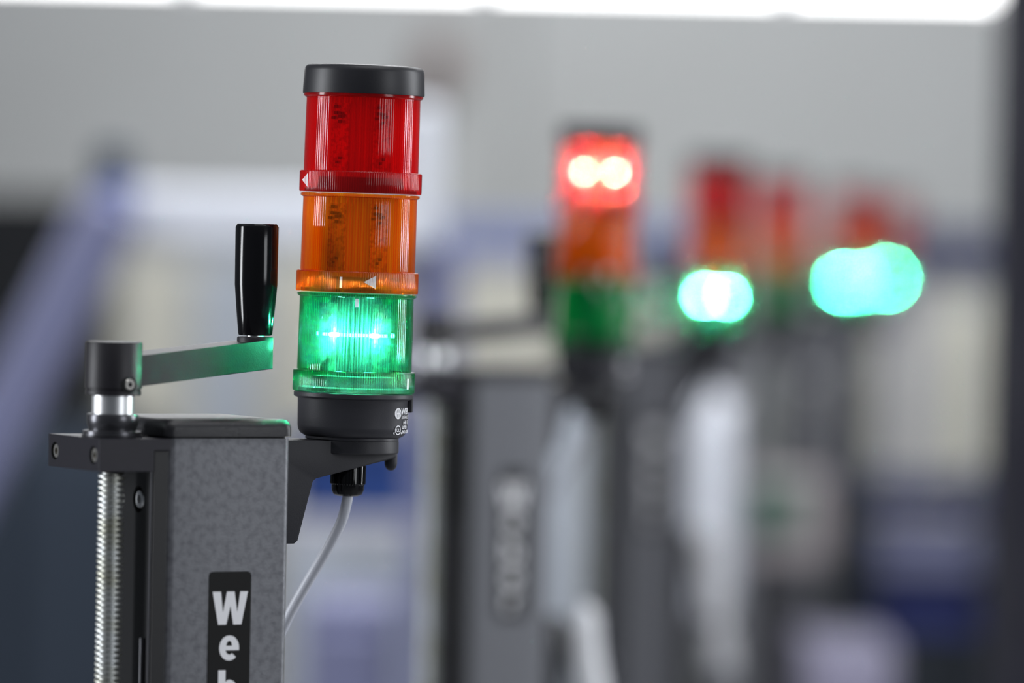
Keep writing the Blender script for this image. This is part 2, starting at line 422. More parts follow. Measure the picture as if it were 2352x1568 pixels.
# duct beam along the wall
dx = P(880, 492, 9.4); ex = P(1720, 492, 9.4)
db = empty('duct_beam', (dx.x, 9.4, 0)); tag(db, 'blue duct beam behind the second signal tower', 'duct')
wbox('beam', 905, 505, 1610, 612, 9.4, .15, M['blue'], db)
for px in (920, 1590):
    q = P_at(db, px, 590, 9.4)
    bm = bmesh.new(); add_box(bm, q.x - .03, .04, 0, q.x + .03, .12, q.z, .005, 2); mesh_obj('support', bm, M['grey'], db)
db = empty('duct_beam', (P(2080, 500, 9.4).x, 9.4, 0)); tag(db, 'dark navy duct beam right of the farthest green lamps', 'duct')
wbox('beam', 2085, 525, 2345, 640, 9.4, .2, M['navy'], db)
for px in (2105, 2325):
    q = P_at(db, px, 600, 9.4)
    bm = bmesh.new(); add_box(bm, q.x - .03, .04, 0, q.x + .03, .12, q.z, .005, 2); mesh_obj('support', bm, M['grey'], db)

# brownish box high on the wall
bm = bmesh.new(); c = P(1010, 150, 10.9); add_box(bm, c.x - .035, 10.85, c.z - .05, c.x + .035, 11.0, c.z + .05, .01, 2)
o = mesh_obj('wall_box', bm, mat('brown box', (.16, .09, .08), .5)); tag(o, 'small brown box high on the far wall', 'box')

# storage bins: open crates with rims
def crate(name, label, x0, y0, x1, y1, Y, d, m, group=None):
    a, b = P(x0, y1, Y), P(x1, y0, Y); W = (b.x - a.x); h = b.z - P(x1, y1, Y).z
    r = empty(name, ((a.x + b.x) / 2, Y + d / 2, P((x0 + x1) / 2, y1, Y).z)); tag(r, label, 'crate', group)
    bm = bmesh.new(); t_ = .006; w2 = W / 2; d2 = d / 2
    add_box(bm, -w2, -d2, 0, w2, d2, t_)
    add_box(bm, -w2, -d2, 0, w2, -d2 + t_, h); add_box(bm, -w2, d2 - t_, 0, w2, d2, h)
    add_box(bm, -w2, -d2, 0, -w2 + t_, d2, h); add_box(bm, w2 - t_, -d2, 0, w2, d2, h)
    mesh_obj('body', bm, m, r)
    bm = bmesh.new()
    e = .012
    for (xa, ya, xb, yb) in ((-w2 - e, -d2 - e, w2 + e, -d2), (-w2 - e, d2, w2 + e, d2 + e), (-w2 - e, -d2, -w2, d2), (w2, -d2, w2 + e, d2)):
        add_box(bm, xa, ya, h - .02, xb, yb, h, .002, 1)
    mesh_obj('rim', bm, m, r)
    return r
z = P(800, 1150, 6.6).z
crate('storage_crate', 'strong blue crate behind the cable gland of the nearest tower', 665, 1008, 955, 1192, 6.7, .3, M['blue2']).location.z = P(640, 1193, 6.6).z + .0005
# shelf rack right
sh = empty('shelf_rack', (P(2130, 1180, 7.6).x, 7.6, 0)); tag(sh, 'dark steel shelf rack at the lower right, holding crates', 'shelf')
for (y0, y1) in ((1108, 1182), (1322, 1334), (1462, 1475)):
    wbox('shelf_board', 1985, y0, 2285, y1, 7.6, .35, M['navy'] if y0 == 1108 else M['darkgrey'], sh, .003)
for px in (1985, 2285):
    for dy in (0, .35):
        q = P_at(sh, px, 1100, 7.6)
        bm = bmesh.new(); add_box(bm, q.x - .012, dy - .01, 0, q.x + .012, dy + .014, q.z, .002, 1); mesh_obj('upright', bm, M['darkgrey'], sh)
crate('storage_crate', 'lilac blue crate on the middle shelf of the rack at the right', 2005, 1218, 2262, 1320, 7.63, .28, M['lilac']).location.z = P(1985, 1322, 7.6).z + .0005
crate('storage_crate', 'dark navy crate on the lower shelf of the rack at the right', 2010, 1345, 2258, 1459, 7.63, .28, mat('deep navy plastic', (.012, .02, .12), .4)).location.z = P(1985, 1462, 7.6).z + .0005
# operator panel with green screen
cp = empty('operator_panel', (P(1760, 1200, 7.5).x, 7.5, 0)); tag(cp, 'operator panel with a dull green screen behind the fourth column', 'control panel')
wbox('case', 1655, 1085, 1905, 1300, 7.5, .12, M['warmgrey'], cp)
wbox('screen', 1690, 1110, 1840, 1222, 7.485, .02, M['screen'], cp, .003)
q = P_at(cp, 1780, 1300, 7.5); bm = bmesh.new(); add_box(bm, q.x - .03, .03, 0, q.x + .03, .09, q.z, .005, 2); mesh_obj('stand', bm, M['darksteel'], cp)
bm = bmesh.new(); add_box(bm, q.x - .08, -.08, 0, q.x + .08, .2, .02, .004, 2); mesh_obj('foot', bm, M['darksteel'], cp)
# white standing tank
tk = P(1640, 900, 6.25)
bm = bmesh.new(); h_ = P(1640, 900, 6.25).z; hb = P(1640, 1400, 6.25).z
lathe(bm, [(.012, h_), (.026, h_ - .02), (.030, h_ - .06), (.030, hb + .03), (.026, hb), (.010, hb - .01)][::-1], 32)
o = mesh_obj('air_filter_tube', bm, M['white'], smooth=40); o.location = (tk.x, 6.25, 0)
rt = empty('air_filter', (tk.x, 6.25, 0)); tag(rt, 'tall white air filter tube on a stand right of the third column', 'filter')
o.parent = rt; o.location = (0, 0, 0); o.name = 'tube'
bm = bmesh.new(); tube(bm, [(0, 0, 0), (0, 0, hb)], .012, 16); add_box(bm, -.1, -.1, 0, .1, .1, .015); mesh_obj('stand', bm, M['darksteel'], rt)
# light box low right
cabinet('label_printer', 'pale lilac printer housing low at the right of the row', 'printer', 1850, 1478, 2060, 6.9, .3, M['lightlilac'], M['lightlilac'], 1, False)
cabinet('label_printer', 'blue grey printer housing low between first and second columns', 'printer', 700, 1385, 900, 5.6, .3, M['lilac'], M['lilac'], 1, False)

# ------------------------------------------------------------------ machine column (built in the column frame, mm, z = 0 at its top)
ZF = -TOPZ * 1000
def socket_bolt(name, r, h, loc, normal, parent, m=M['bolt'], hexr=None):
    """socket head bolt: chamfered head with a real hexagonal pocket"""
    bm = bmesh.new(); hexr = hexr or r * .5; n = 36
    out = [(r * .98, 0), (r, h * .8), (r * .9, h)]
    rings = [[bm.verts.new((rr * cos(2 * pi * k / n), rr * sin(2 * pi * k / n), z)) for k in range(n)] for rr, z in out]
    hx = []
    for zz in (h, h * .25):
        ring = []
        for k in range(n):
            a = 2 * pi * k / n; s = (a % (pi / 3)) - pi / 6
            rr = hexr * cos(pi / 6) / cos(s)
            ring.append(bm.verts.new((rr * cos(a), rr * sin(a), zz)))
        hx.append(ring)
    allr = rings + hx
    for a, b in zip(allr, allr[1:]):
        for k in range(n): bm.faces.new((a[k], a[(k + 1) % n], b[(k + 1) % n], b[k]))
    bm.faces.new(allr[-1]); bm.faces.new(allr[0][::-1])
    bmesh.ops.recalc_face_normals(bm, faces=bm.faces)
    q = Vector(normal).to_track_quat('Z', 'Y').to_matrix().to_4x4()
    bmesh.ops.transform(bm, matrix=Matrix.Translation(Vector(loc)) @ q, verts=bm.verts); scale(bm)
    return mesh_obj(name, bm, m, parent, smooth=30)

def cyl_bm(r, h, loc, normal, n=48):
    t = bmesh.new(); lathe(t, [(r, 0), (r, h)], n)
    q = Vector(normal).to_track_quat('Z', 'Y').to_matrix().to_4x4()
    bmesh.ops.transform(t, matrix=Matrix.Scale(MM, 4) @ Matrix.Translation(Vector(loc)) @ q, verts=t.verts)
    return t

def part(name, build, m, parent, smooth=None):
    bm = bmesh.new(); build(bm); scale(bm); return mesh_obj(name, bm, m, parent, smooth)

col = empty('labelling_machine', O0, YAW)
CW, CD = 76, 88
part('housing', lambda b: add_box(b, 0, 0, ZF + 20, CW, CD, 0, 5, 5, 'z'), M['housing'], col, 40)
part('foot_plate', lambda b: add_box(b, -60, -60, ZF, CW + 60, CD + 60, ZF + 20, 3, 2), M['darksteel'], col, 40)
def lid(b):
    t = bmesh.new(); add_box(t, -2, -1.5, 0, CW + 1.2, CD + 1, 9.6, 0)
    bmesh.ops.bevel(t, geom=[e for e in t.edges if abs(e.verts[0].co.z - e.verts[1].co.z) > 1], offset=6, segments=6, affect='EDGES', profile=.5)
    bmesh.ops.bevel(t, geom=[e for e in t.edges if min(v.co.z for v in e.verts) > 9], offset=5.6, segments=7, affect='EDGES', profile=.5)
    merge(b, t)
o = part('top_cover', lid, M['lidplastic'], col, 35); o.location.z = .0011
part('cover_seal', lambda b: add_box(b, 1.5, 1.5, -1, CW - 1.5, CD - 1.5, 1.4, 5, 4, 'z'), M['hole'], col)
# clamp block with counterbores
BL = part('clamp_block', lambda b: prism(b, [(-41.6, 0), (1.6, 0), (1.6, -6.6), (-8.6, -6.6), (-8.6, -18.2), (-41.6, -18.2)], 'y', -.6, 69.5, .25), [M['anodised'], M['hole']], col)
cut(BL, [cyl_bm(5.0, 8, (-35.6, y, -9.3), (-1, 0, 0)) for y in (7.6, 60.5)])
for y in (7.6, 60.5): socket_bolt('bolt', 4.2, 5.2, (-35.6, y, -9.3), (-1, 0, 0), BL)
# guide rail with its counterbore
RL = part('guide_rail', lambda b: add_box(b, -8, .2, -760, 0.4, 70, -6.8, .3, 2), [M['rail'], M['hole']], col)
cut(RL, [cyl_bm(7.4, 5.5, (-3.0, 20.5, -34.5), (-1, 0, 0)), cyl_bm(7.4, 5.5, (-3.0, 20.5, -334.5), (-1, 0, 0))])
for z in (-34.5, -334.5): socket_bolt('bolt', 5.2, 4.4, (-3.2, 20.5, z), (-1, 0, 0), RL, M['steel'])
# slot strip and its pin on the rail
part('slot_strip', lambda b: add_box(b, -9.0, 2, -758, -7.9, 4.2, -18.5), M['darksteel'], RL)
part('slot_rod', lambda b: (lathe(b, [(1.3, -400), (1.3, 1.0 - 112), (.7, -110.6)], 16), bmesh.ops.translate(b, vec=(-9.6, 9, 0), verts=b.verts)), M['darksteel'], RL, 40)

# lead screw with a real helical thread (trapezoidal, 3.2 mm pitch)
def thread(b):
    n = 32; pitch = 3.17; turns = 200; r0, r1 = 5.5, 7.5
    prof = [(r0, 0), (r0, .28), (r1, .42), (r1, .86)]
    rows = []
    for i in range(n * turns + 1):
        a = 2 * pi * i / n; z = pitch * i / n
        rows.append([b.verts.new((r * cos(a), r * sin(a), -18 - z - f * pitch)) for r, f in prof])
    for i in range(n * turns):
        for j in range(3): b.faces.new((rows[i][j], rows[i][j + 1], rows[i + 1][j + 1], rows[i + 1][j]))
        if i + n <= n * turns: b.faces.new((rows[i][3], rows[i + n][0], rows[i + n + 1][0], rows[i + 1][3])) if i + n + 1 <= n * turns else None
    bmesh.ops.recalc_face_normals(b, faces=b.faces)
    bmesh.ops.translate(b, vec=(HL.x * 1000, HL.y * 1000, 0), verts=b.verts)
part('lead_screw', thread, M['thread'], col, 28)
part('screw_bearing', lambda b: add_box(b, -41, 2, -670, -8, 46, -646, 1, 2), M['anodised'], col)

# nameplate with the stacked word
def flat(b, outer, holes, z0, z1, sx, sz, ox, oz):
    """2D letter outline (x right, y up) standing on the front face, raised z1-z0 towards -y"""
    loops = [outer] + holes
    pts = [Vector((p[0], p[1], 0)) for lp in loops for p in lp]
    tris = tessellate_polygon([[Vector((p[0], p[1], 0)) for p in lp] for lp in loops])
    f = [b.verts.new((ox + p.x * sx, z1, oz + p.y * sz)) for p in pts]
    g = [b.verts.new((ox + p.x * sx, z0, oz + p.y * sz)) for p in pts]
    for t in tris: b.faces.new([f[i] for i in t])
    k = 0
    for lp in loops:
        n = len(lp)
        for i in range(n): b.faces.new((f[k + i], f[k + (i + 1) % n], g[k + (i + 1) % n], g[k + i]))
        k += n
    bmesh.ops.recalc_face_normals(b, faces=b.faces)
def ell(cx, cy, rx, ry, a0, a1, n=24):
    return [(cx + rx * cos(radians(a0 + (a1 - a0) * i / n)), cy + ry * sin(radians(a0 + (a1 - a0) * i / n))) for i in range(n + 1)]
# letters in a unit where x-height = 10
Lt = {}
Lt['W'] = ([(-7, 14), (-3.65, 14), (-2.45, 4.6), (-1.45, 14 * .98), (1.55, 14 * .98), (2.75, 4.6), (3.75, 14), (7, 14), (4.5, 0), (1.2, 0), (.0, 7.6), (-1.35, 0), (-4.7, 0)], [])
Lt['W'] = ([(-7, 14), (-3.7, 14), (-2.75, 5.2), (-1.25, 14), (1.75, 14), (3.0, 5.2), (4.05, 14), (7.1, 14), (4.65, 0), (1.45, 0), (.22, 8.0), (-1.35, 0), (-4.6, 0)], [])
Lt['e'] = ([(4.0, 4.05)] + ell(0, 5, 4.0, 5.25, 0, 314, 40) + ell(0.1, 4.75, 1.6, 2.5, 310, 196, 14) + [(-1.05, 4.05)],
           [ell(0, 5.9, 1.15, 2.1, 0, 180, 14)])
Lt['b'] = ([(-4.0, 0), (-4.0, 14.3), (-1.1, 14.3), (-1.1, 9.4)] + ell(.5, 5, 3.5, 5.25, 100, -100, 30) + [(-1.1, .8), (-1.1, 0)], [ell(.05, 5, 1.2, 2.7, 0, 330, 22)])
Lt['r'] = ([(-3, 0), (-3, 10), (-.3, 10), (-.2, 8.7), (1.0, 9.8), (2.6, 10.25), (2.8, 7.2), (1.0, 6.8), (-.1, 5.6), (-.1, 0)], [])
NP_X = (478 + 576) / 2
def local_at(px, py, yl):
    """column-frame point on plane y = yl seen at photo pixel"""
    d = RZ.transposed() @ (P(px, py, 3) - Vector((0, 0, 1.6))); c0 = RZ.transposed() @ (Vector((0, 0, 1.6)) - O0)
    t_ = (yl * MM - c0.y) / d.y
    return (c0 + d * t_) * 1000
la, lb = local_at(480, 1312, 0), local_at(577, 1312, 0)
lx0, lx1, lz1 = la.x, lb.x, (la.z + lb.z) / 2
lz0 = lz1 - 120
def plate(b):
    t = bmesh.new(); add_box(t, lx0, -.35, lz0, lx1, .05, lz1)
    bmesh.ops.bevel(t, geom=[e for e in t.edges if abs(e.verts[0].co.y - e.verts[1].co.y) > .1], offset=2.6, segments=6, affect='EDGES', profile=.5)
    merge(b, t)
NPL = part('nameplate', plate, M['label'], col, 40)
lc = (lx0 + lx1) / 2
def letter(ch, ztop, hpx_unit, sx):
    h = 14 if ch in 'Wb' else 10
    s = hpx_unit
    part('letter', lambda b: flat(b, *Lt[ch], -.33, -.42, sx, s, lc + (.1 if ch != 'b' else -.2), ztop - h * s), M['print'], NPL)
zz = lambda py: local_at(527, py, 0).z
letter('W', zz(1358), (zz(1358) - zz(1434)) / 14, 21.6 / 14)
letter('e', zz(1460), (zz(1461) - zz(1516)) / 10, 12.2 / 8)
letter('b', zz(1540), (zz(1461) - zz(1516)) / 10, 12.2 / 8)
letter('e', zz(1645), (zz(1461) - zz(1516)) / 10, 12.2 / 8)
letter('r', zz(1722), (zz(1461) - zz(1516)) / 10, 12.2 / 8)

# tower bracket: disc, two gussets, web, pin
BR = part('tower_bracket', lambda b: None or prism(b, [(-71, -2.6), (16, -2.6), (20.6, -11.4), (20.2, -12.6), (-30.5, -24.2), (-32.6, -26), (-41.5, -59.5), (-43.5, -61.2), (-71, -61.2)], 'y', -15.5, -12.5, .4), M['bracket'], col, 30)
BR.location = (TL.x * MM, TL.y * MM, 0)
part('gusset', lambda b: prism(b, [(-71, -2.6), (16, -2.6), (20.6, -11.4), (20.2, -12.6), (-30.5, -24.2), (-32.6, -26), (-41.5, -59.5), (-43.5, -61.2), (-71, -61.2)], 'y', 12.5, 15.5, .4), M['bracket'], BR, 30)
part('top_web', lambda b: add_box(b, -71, -12.7, -5.6, -10, 12.7, -2.5, .2, 2), M['bracket'], BR, 30)
part('disc', lambda b: lathe(b, [(26, -10.2), (26.6, -9.6), (26.6, -3.6), (26, -2.2)], 96), M['bracket'], BR, 40)
def pinb(b):
    lathe(b, [(.5, -20.6), (1.8, -20.2), (3.0, -18.9), (3.6, -17), (3.7, -15), (3.7, -8)], 32)
    bmesh.ops.translate(b, vec=(24.0, -2, 0), verts=b.verts)
part('locating_pin', pinb, M['bracket'], BR, 40)
part('back_plate', lambda b: add_box(b, -70.8, -12.7, -61, -69, 12.7, -5.4), M['bracket'], BR)
# lower adjusting handle and white cover (in view on the machines farther back)
dr = RZ.transposed() @ Vector((1, 0, 0))
def low_handle(b):
    lathe(b, [(9, -300), (11.5, -292), (14, -215), (14, -192), (12.5, -188)], 40)
hb_ = part('adjusting_handle', low_handle, M['grip'], col, 40)
v = Vector((TL.x, TL.y, 0)) + dr * -30; v = v - dr * 16; hb_.location = (v.x * MM, (v.y - 30) * MM, -.008)
def cover(b):
    tube(b, spline([(0, 0, -182), (1, 0, -186), (4, 0, -215), (12, 0, -260), (22, 0, -330)], 8), lambda t_: 15 * min(1, .45 + t_ * 6) * (1 if t_ > .05 else .9), 24)
cv = part('white_cover', cover, M['whiteplastic'], col, 50)
v = Vector((TL.x, TL.y, 0)) + dr * 2; v = v - dr * 13; cv.location = (v.x * MM, (v.y - 10) * MM, -.018); cv.rotation_euler = (0, 0, -YAW)
arm = part('cover_arm', lambda b: (tube(b, [(70, TL.y - 10, -300), (TL.x + 15, TL.y - 20, -300)], 7, 16)), M['darksteel'], col, 50)

# ------------------------------------------------------------------ hand crank (own frame at its axis on the block)
crank = empty('hand_crank', H, 0)
part('bearing_flange', lambda b: lathe(b, [(16.8, 0), (17, .4), (17, 1.3), (16.4, 1.5), (16.4, 3.2), (15.6, 3.6)], 72), M['darksteel'], crank, 35)
part('bearing_cup', lambda b: lathe(b, [(13.2, 3.2), (13.4, 5.4), (14.4, 7.5), (14.5, 11.6), (14.1, 12.6), (12.5, 13)], 72), M['darksteel'], crank, 35)
part('shaft_collar', lambda b: lathe(b, [(11.7, 12.4), (11.7, 24)], 72), M['steel'], crank, 35)
part('hub', lambda b: lathe(b, [(14.9, 23.2), (15.4, 23.5), (15.4, 25.7), (15.0, 26.1), (15.0, 26.9), (15.9, 27.3), (15.7, 52.0), (15.2, 52.8), (14, 53.1)], 96), M['crank'], crank, 35)
PHI = radians(46)
E = P(585, 805, 2.84 + .0)
# grip axis: along PHI from the hub until it is seen at x = 585
best = None
for i in range(900, 1500):
    L_ = i / 10000
    wpt = H + Vector((cos(PHI) * L_, sin(PHI) * L_, .05))
    cc = CR.transposed() @ (wpt - Vector((0, 0, 1.6))); px = 1176 + FPX * cc.x / -cc.z
    if best is None or abs(px - 585.5) < best[0]: best = (abs(px - 585.5), L_ * 1000)
AL = best[1]
def armb(b):
    r1, r2 = 12.5, 10.3; al = math.acos((r1 - r2) / AL)
    pl = [(r1 * cos(t_), r1 * sin(t_)) for t_ in [al + (2 * pi - 2 * al) * i / 20 for i in range(21)]]
    pl += [(AL + r2 * cos(t_), r2 * sin(t_)) for t_ in [-al + 2 * al * i / 24 for i in range(25)]]
    t = bmesh.new()
    lo = lambda x: 27.5 + 10.0 * min(1, max(0, x) / AL)
    hi = lambda x: 44.6 + 9.2 * min(1, max(0, x) / AL)
    n = len(pl)
    v0 = [t.verts.new((x, y, lo(x))) for x, y in pl]; v1 = [t.verts.new((x, y, hi(x))) for x, y in pl]
    t.faces.new(v0[::-1]); t.faces.new(v1)
    for i in range(n): t.faces.new((v0[i], v0[(i + 1) % n], v1[(i + 1) % n], v1[i]))
    bmesh.ops.bevel(t, geom=[e for e in t.edges if len([f for f in e.link_faces if abs(f.normal.z) > .7]) == 1], offset=.8, segments=2, affect='EDGES', profile=.5)
    merge(b, t, Matrix.Rotation(PHI, 4, 'Z'))
part('arm', armb, M['crank'], crank, 35)
gx, gy = AL * cos(PHI), AL * sin(PHI)
def at_grip(f):
    def g(b): f(b); bmesh.ops.translate(b, vec=(gx, gy, 0), verts=b.verts)
    return g
part('end_boss', at_grip(lambda b: lathe(b, [(10.3, 46), (10.35, 55.0), (9.9, 55.7)], 64)), M['crank'], crank, 35)
part('grip_spindle', at_grip(lambda b: lathe(b, [(5, 55), (5, 58)], 32)), M['steel'], crank, 35)
part('grip', at_grip(lambda b: lathe(b, [(8.8, 56.4), (9.5, 56.7), (9.8, 57.6), (10.9, 70), (11.9, 82), (12.15, 84.9), (12.2, 85.3), (12.35, 118.2), (11.6, 119.6), (11.2, 119.9)], 96)), M['grip'], crank, 30)
# set screw of the hub
sa = None
c_ = CR.transposed() @ (H - Vector((0, 0, 1.6)))
ang = -pi / 2 + math.asin((294 - 258) / (4.13 * 15.7)) + atan2(H.x, H.y) * -1
ss = (15.2 * cos(ang), 15.2 * sin(ang), 29.6)
part('pocket_shade_disc', lambda b: (merge(b, (lambda t: (lathe(t, [(4.9, -2.2), (4.9, .5), (4.3, .62)], 40), t)[1])(bmesh.new()), Matrix.Translation(ss) @ Vector((cos(ang), sin(ang), 0)).to_track_quat('Z', 'Y').to_matrix().to_4x4())), M['hole'], crank, 30)  # black disc in place of the shaded recess around the set screw
socket_bolt('set_screw', 3.2, 2.0, (ss[0] - .3 * cos(ang), ss[1] - .3 * sin(ang), ss[2]), (cos(ang), sin(ang), 0), crank, M['bolt'], 1.5)

# ------------------------------------------------------------------ signal tower (mm, z = 0 at foot of the green lamp)
mesh_cache = {}
def tp(name, key, build, m, parent, smooth=None, loc=(0, 0, 0), rot=None):
    """part whose mesh is shared between the six towers"""
    if key not in mesh_cache:
        bm = bmesh.new(); build(bm); scale(bm)
        o = mesh_obj(name, bm, m, parent, smooth); mesh_cache[key] = o.data
    else:
        o = bpy.data.objects.new(name, mesh_cache[key]); C.objects.link(o); o.parent = parent
    o.location = Vector(loc) * MM
    if rot: o.rotation_euler = rot
    return o

def wrap(b, shapes, R, ang, z0, h=.12):
    """bend flat printed shapes (x = arc length, y = up) on the cylinder of radius R about angle ang"""
    t = bmesh.new()
    for outer, holes in shapes:
        flat(t, outer, holes, 0, -h, 1, 1, 0, 0)
    # cut long edges so that print follows the curve
    for v in t.verts:
        a = ang + v.co.x / R; r = R + .02 - v.co.y
        v.co = Vector((r * cos(a), r * sin(a), z0 + v.co.z))
    merge(b, t)

def text_shapes(s, size, ox, oy, bold=0.0):
    """letters of the built-in font as flat mesh vertices"""
    cu = bpy.data.curves.new('t', 'FONT'); cu.body = s; cu.size = size; cu.offset = bold; cu.resolution_u = 3
    o = bpy.data.objects.new('t', cu); C.objects.link(o); bpy.context.view_layer.update()
    me = bpy.data.meshes.new_from_object(o.evaluated_get(bpy.context.evaluated_depsgraph_get()))
    tris = [[(me.vertices[i].co.x + ox, me.vertices[i].co.y + oy) for i in p.vertices] for p in me.polygons]
    bpy.data.objects.remove(o); bpy.data.curves.remove(cu); bpy.data.meshes.remove(me)
    return tris
def wrap_tris(b, tris, R, ang, z0, h=.1):
    for tr in tris:
        vs = []
        for x, y in tr:
            a = ang + x / R; vs.append(b.verts.new(((R + h) * cos(a), (R + h) * sin(a), z0 + y)))
        b.faces.new(vs)

VIEW = -pi / 2                                     # direction that faces the camera
def angx(px, R, cx=None, tilt=0):
    """angle on the tower where the surface is seen px pixels right of its axis"""
    return VIEW + math.asin(max(-.999, min(.999, px / (4.0 * R)))) + .09 * 0
LEDZ = 33.0
def module(tw, color, z, lit, idx):
    r = tp('lamp_module', 'body_' + color, lambda b: None, M['lens_' + color], tw) if False else None
    n = 130 * 6
    def fl(a, i): return .035 * cos(130 * a)
    def lensb(b):
        lathe(b, [(32.6, 11.5), (32.9, 13), (32.75, 40), (32.6, 53.8), (32.7, 54.6)], n, fl, False, False)
    key = ('lit_' if lit else 'lens_') + color
    L0 = tp('lens', key, lensb, M[key], tw, 60, (0, 0, z))
    L0['label'] = color + ' ribbed lens' + (', glowing' if lit else '')
    n2 = 160 * 4
    def fl2(a, i): return .12 * cos(160 * a) if 0 < i < 4 else 0
    tp('collar', 'collar_' + color, lambda b: lathe(b, [(33.0, .4), (34.7, .3), (35.0, 1.0), (35.0, 11.6), (34.7, 12.3), (32.4, 12.6)], n2, fl2, False, False), M['collar_' + color], L0, 60)
    tp('top_flange', 'flange_' + color, lambda b: lathe(b, [(32.4, 54.3), (33.4, 54.6), (34.2, 55.3), (34.2, 56.5), (33.0, 56.7)], 160, None, False, False), M['collar_' + color], L0, 60)
    # core put in to brighten the lens from inside, and boards
    dk = color == 'green' and lit  # lit green lamps take the darkened core and boards, against too much glow
    gr = 13 if dk else 21
    tp('lamp_core', 'guide' + ('_dark' if dk else ''), lambda b: lathe(b, [(gr, 9), (gr + .6, 12), (gr + .6, 52), (gr, 55)], 288, lambda a, i: 1.2 * abs(sin(18 * a)), True, True), M['guide_green' if dk else 'diffuser'], L0, 60)
    tp('inner_socket', 'socket', lambda b: (lathe(b, [(32.2, .5), (32.2, 2.4), (25, 3.0), (24, 9), (12, 9.5)], 64, None, True, True)), M['greyplastic'], L0, 40)
    for s in (-1, 1):
        bd = tp('circuit_board', 'pcb' + ('_dark' if dk else ''), lambda b: add_box(b, -5.5, -.5, 12, 5.5, .5, 51), M['pcb_green' if dk else 'pcb'], L0, None, (s * 15.5, -13.5, 0) if dk else (s * 12.0, -21.3, 0), (0, 0, s * .45))
        def chips(b):
            rnd = random.Random(3)
            for j in range(9):
                x, zc = rnd.uniform(-4.2, 3.4), rnd.choice([17, 20, 40, 43, 46, 49]) + rnd.uniform(-.8, .8)
                add_box(b, x - rnd.uniform(.5, 1.2), -1.7, zc - .8, x + rnd.uniform(.5, 1), -.7, zc + .8)
        tp('components', 'chips', chips, M['chip'], bd)
    if lit:
        for a in (-60, -120, 65, 115):
            A = radians(a); R_ = 23
            tp('diode', 'diode_' + color, lambda b: (lathe(b, [(.3, -1.2), (1.6, -1.0), (2.2, 0), (1.6, 1.0), (.3, 1.2)], 20), bmesh.ops.scale(b, vec=(1.5, 1, 1), verts=b.verts)), M['led_' + color], L0, 40, (R_ * cos(A), R_ * sin(A), LEDZ))
            l = bpy.data.lights.new(color + '_diode', 'POINT'); l.energy = lit; l.shadow_soft_size = .0025
            l.color = {'green': (.3, 1.0, .75), 'red': (1, .25, .2)}[color]
            lo = bpy.data.objects.new('diode_light', l); C.objects.link(lo); lo.parent = L0; lo.location = (25.5 * cos(A) * MM, 25.5 * sin(A) * MM, LEDZ * MM)
        tp('diode_streak', 'band_' + color, lambda b: lathe(b, [(22.0, LEDZ - .8), (22.4, LEDZ - .9), (22.4, LEDZ + .9), (22.0, LEDZ + .8)], 96, None, False, False, True), M['band_' + color], L0, 40)  # added ring imitating the sideways streak of the diodes
    return L0

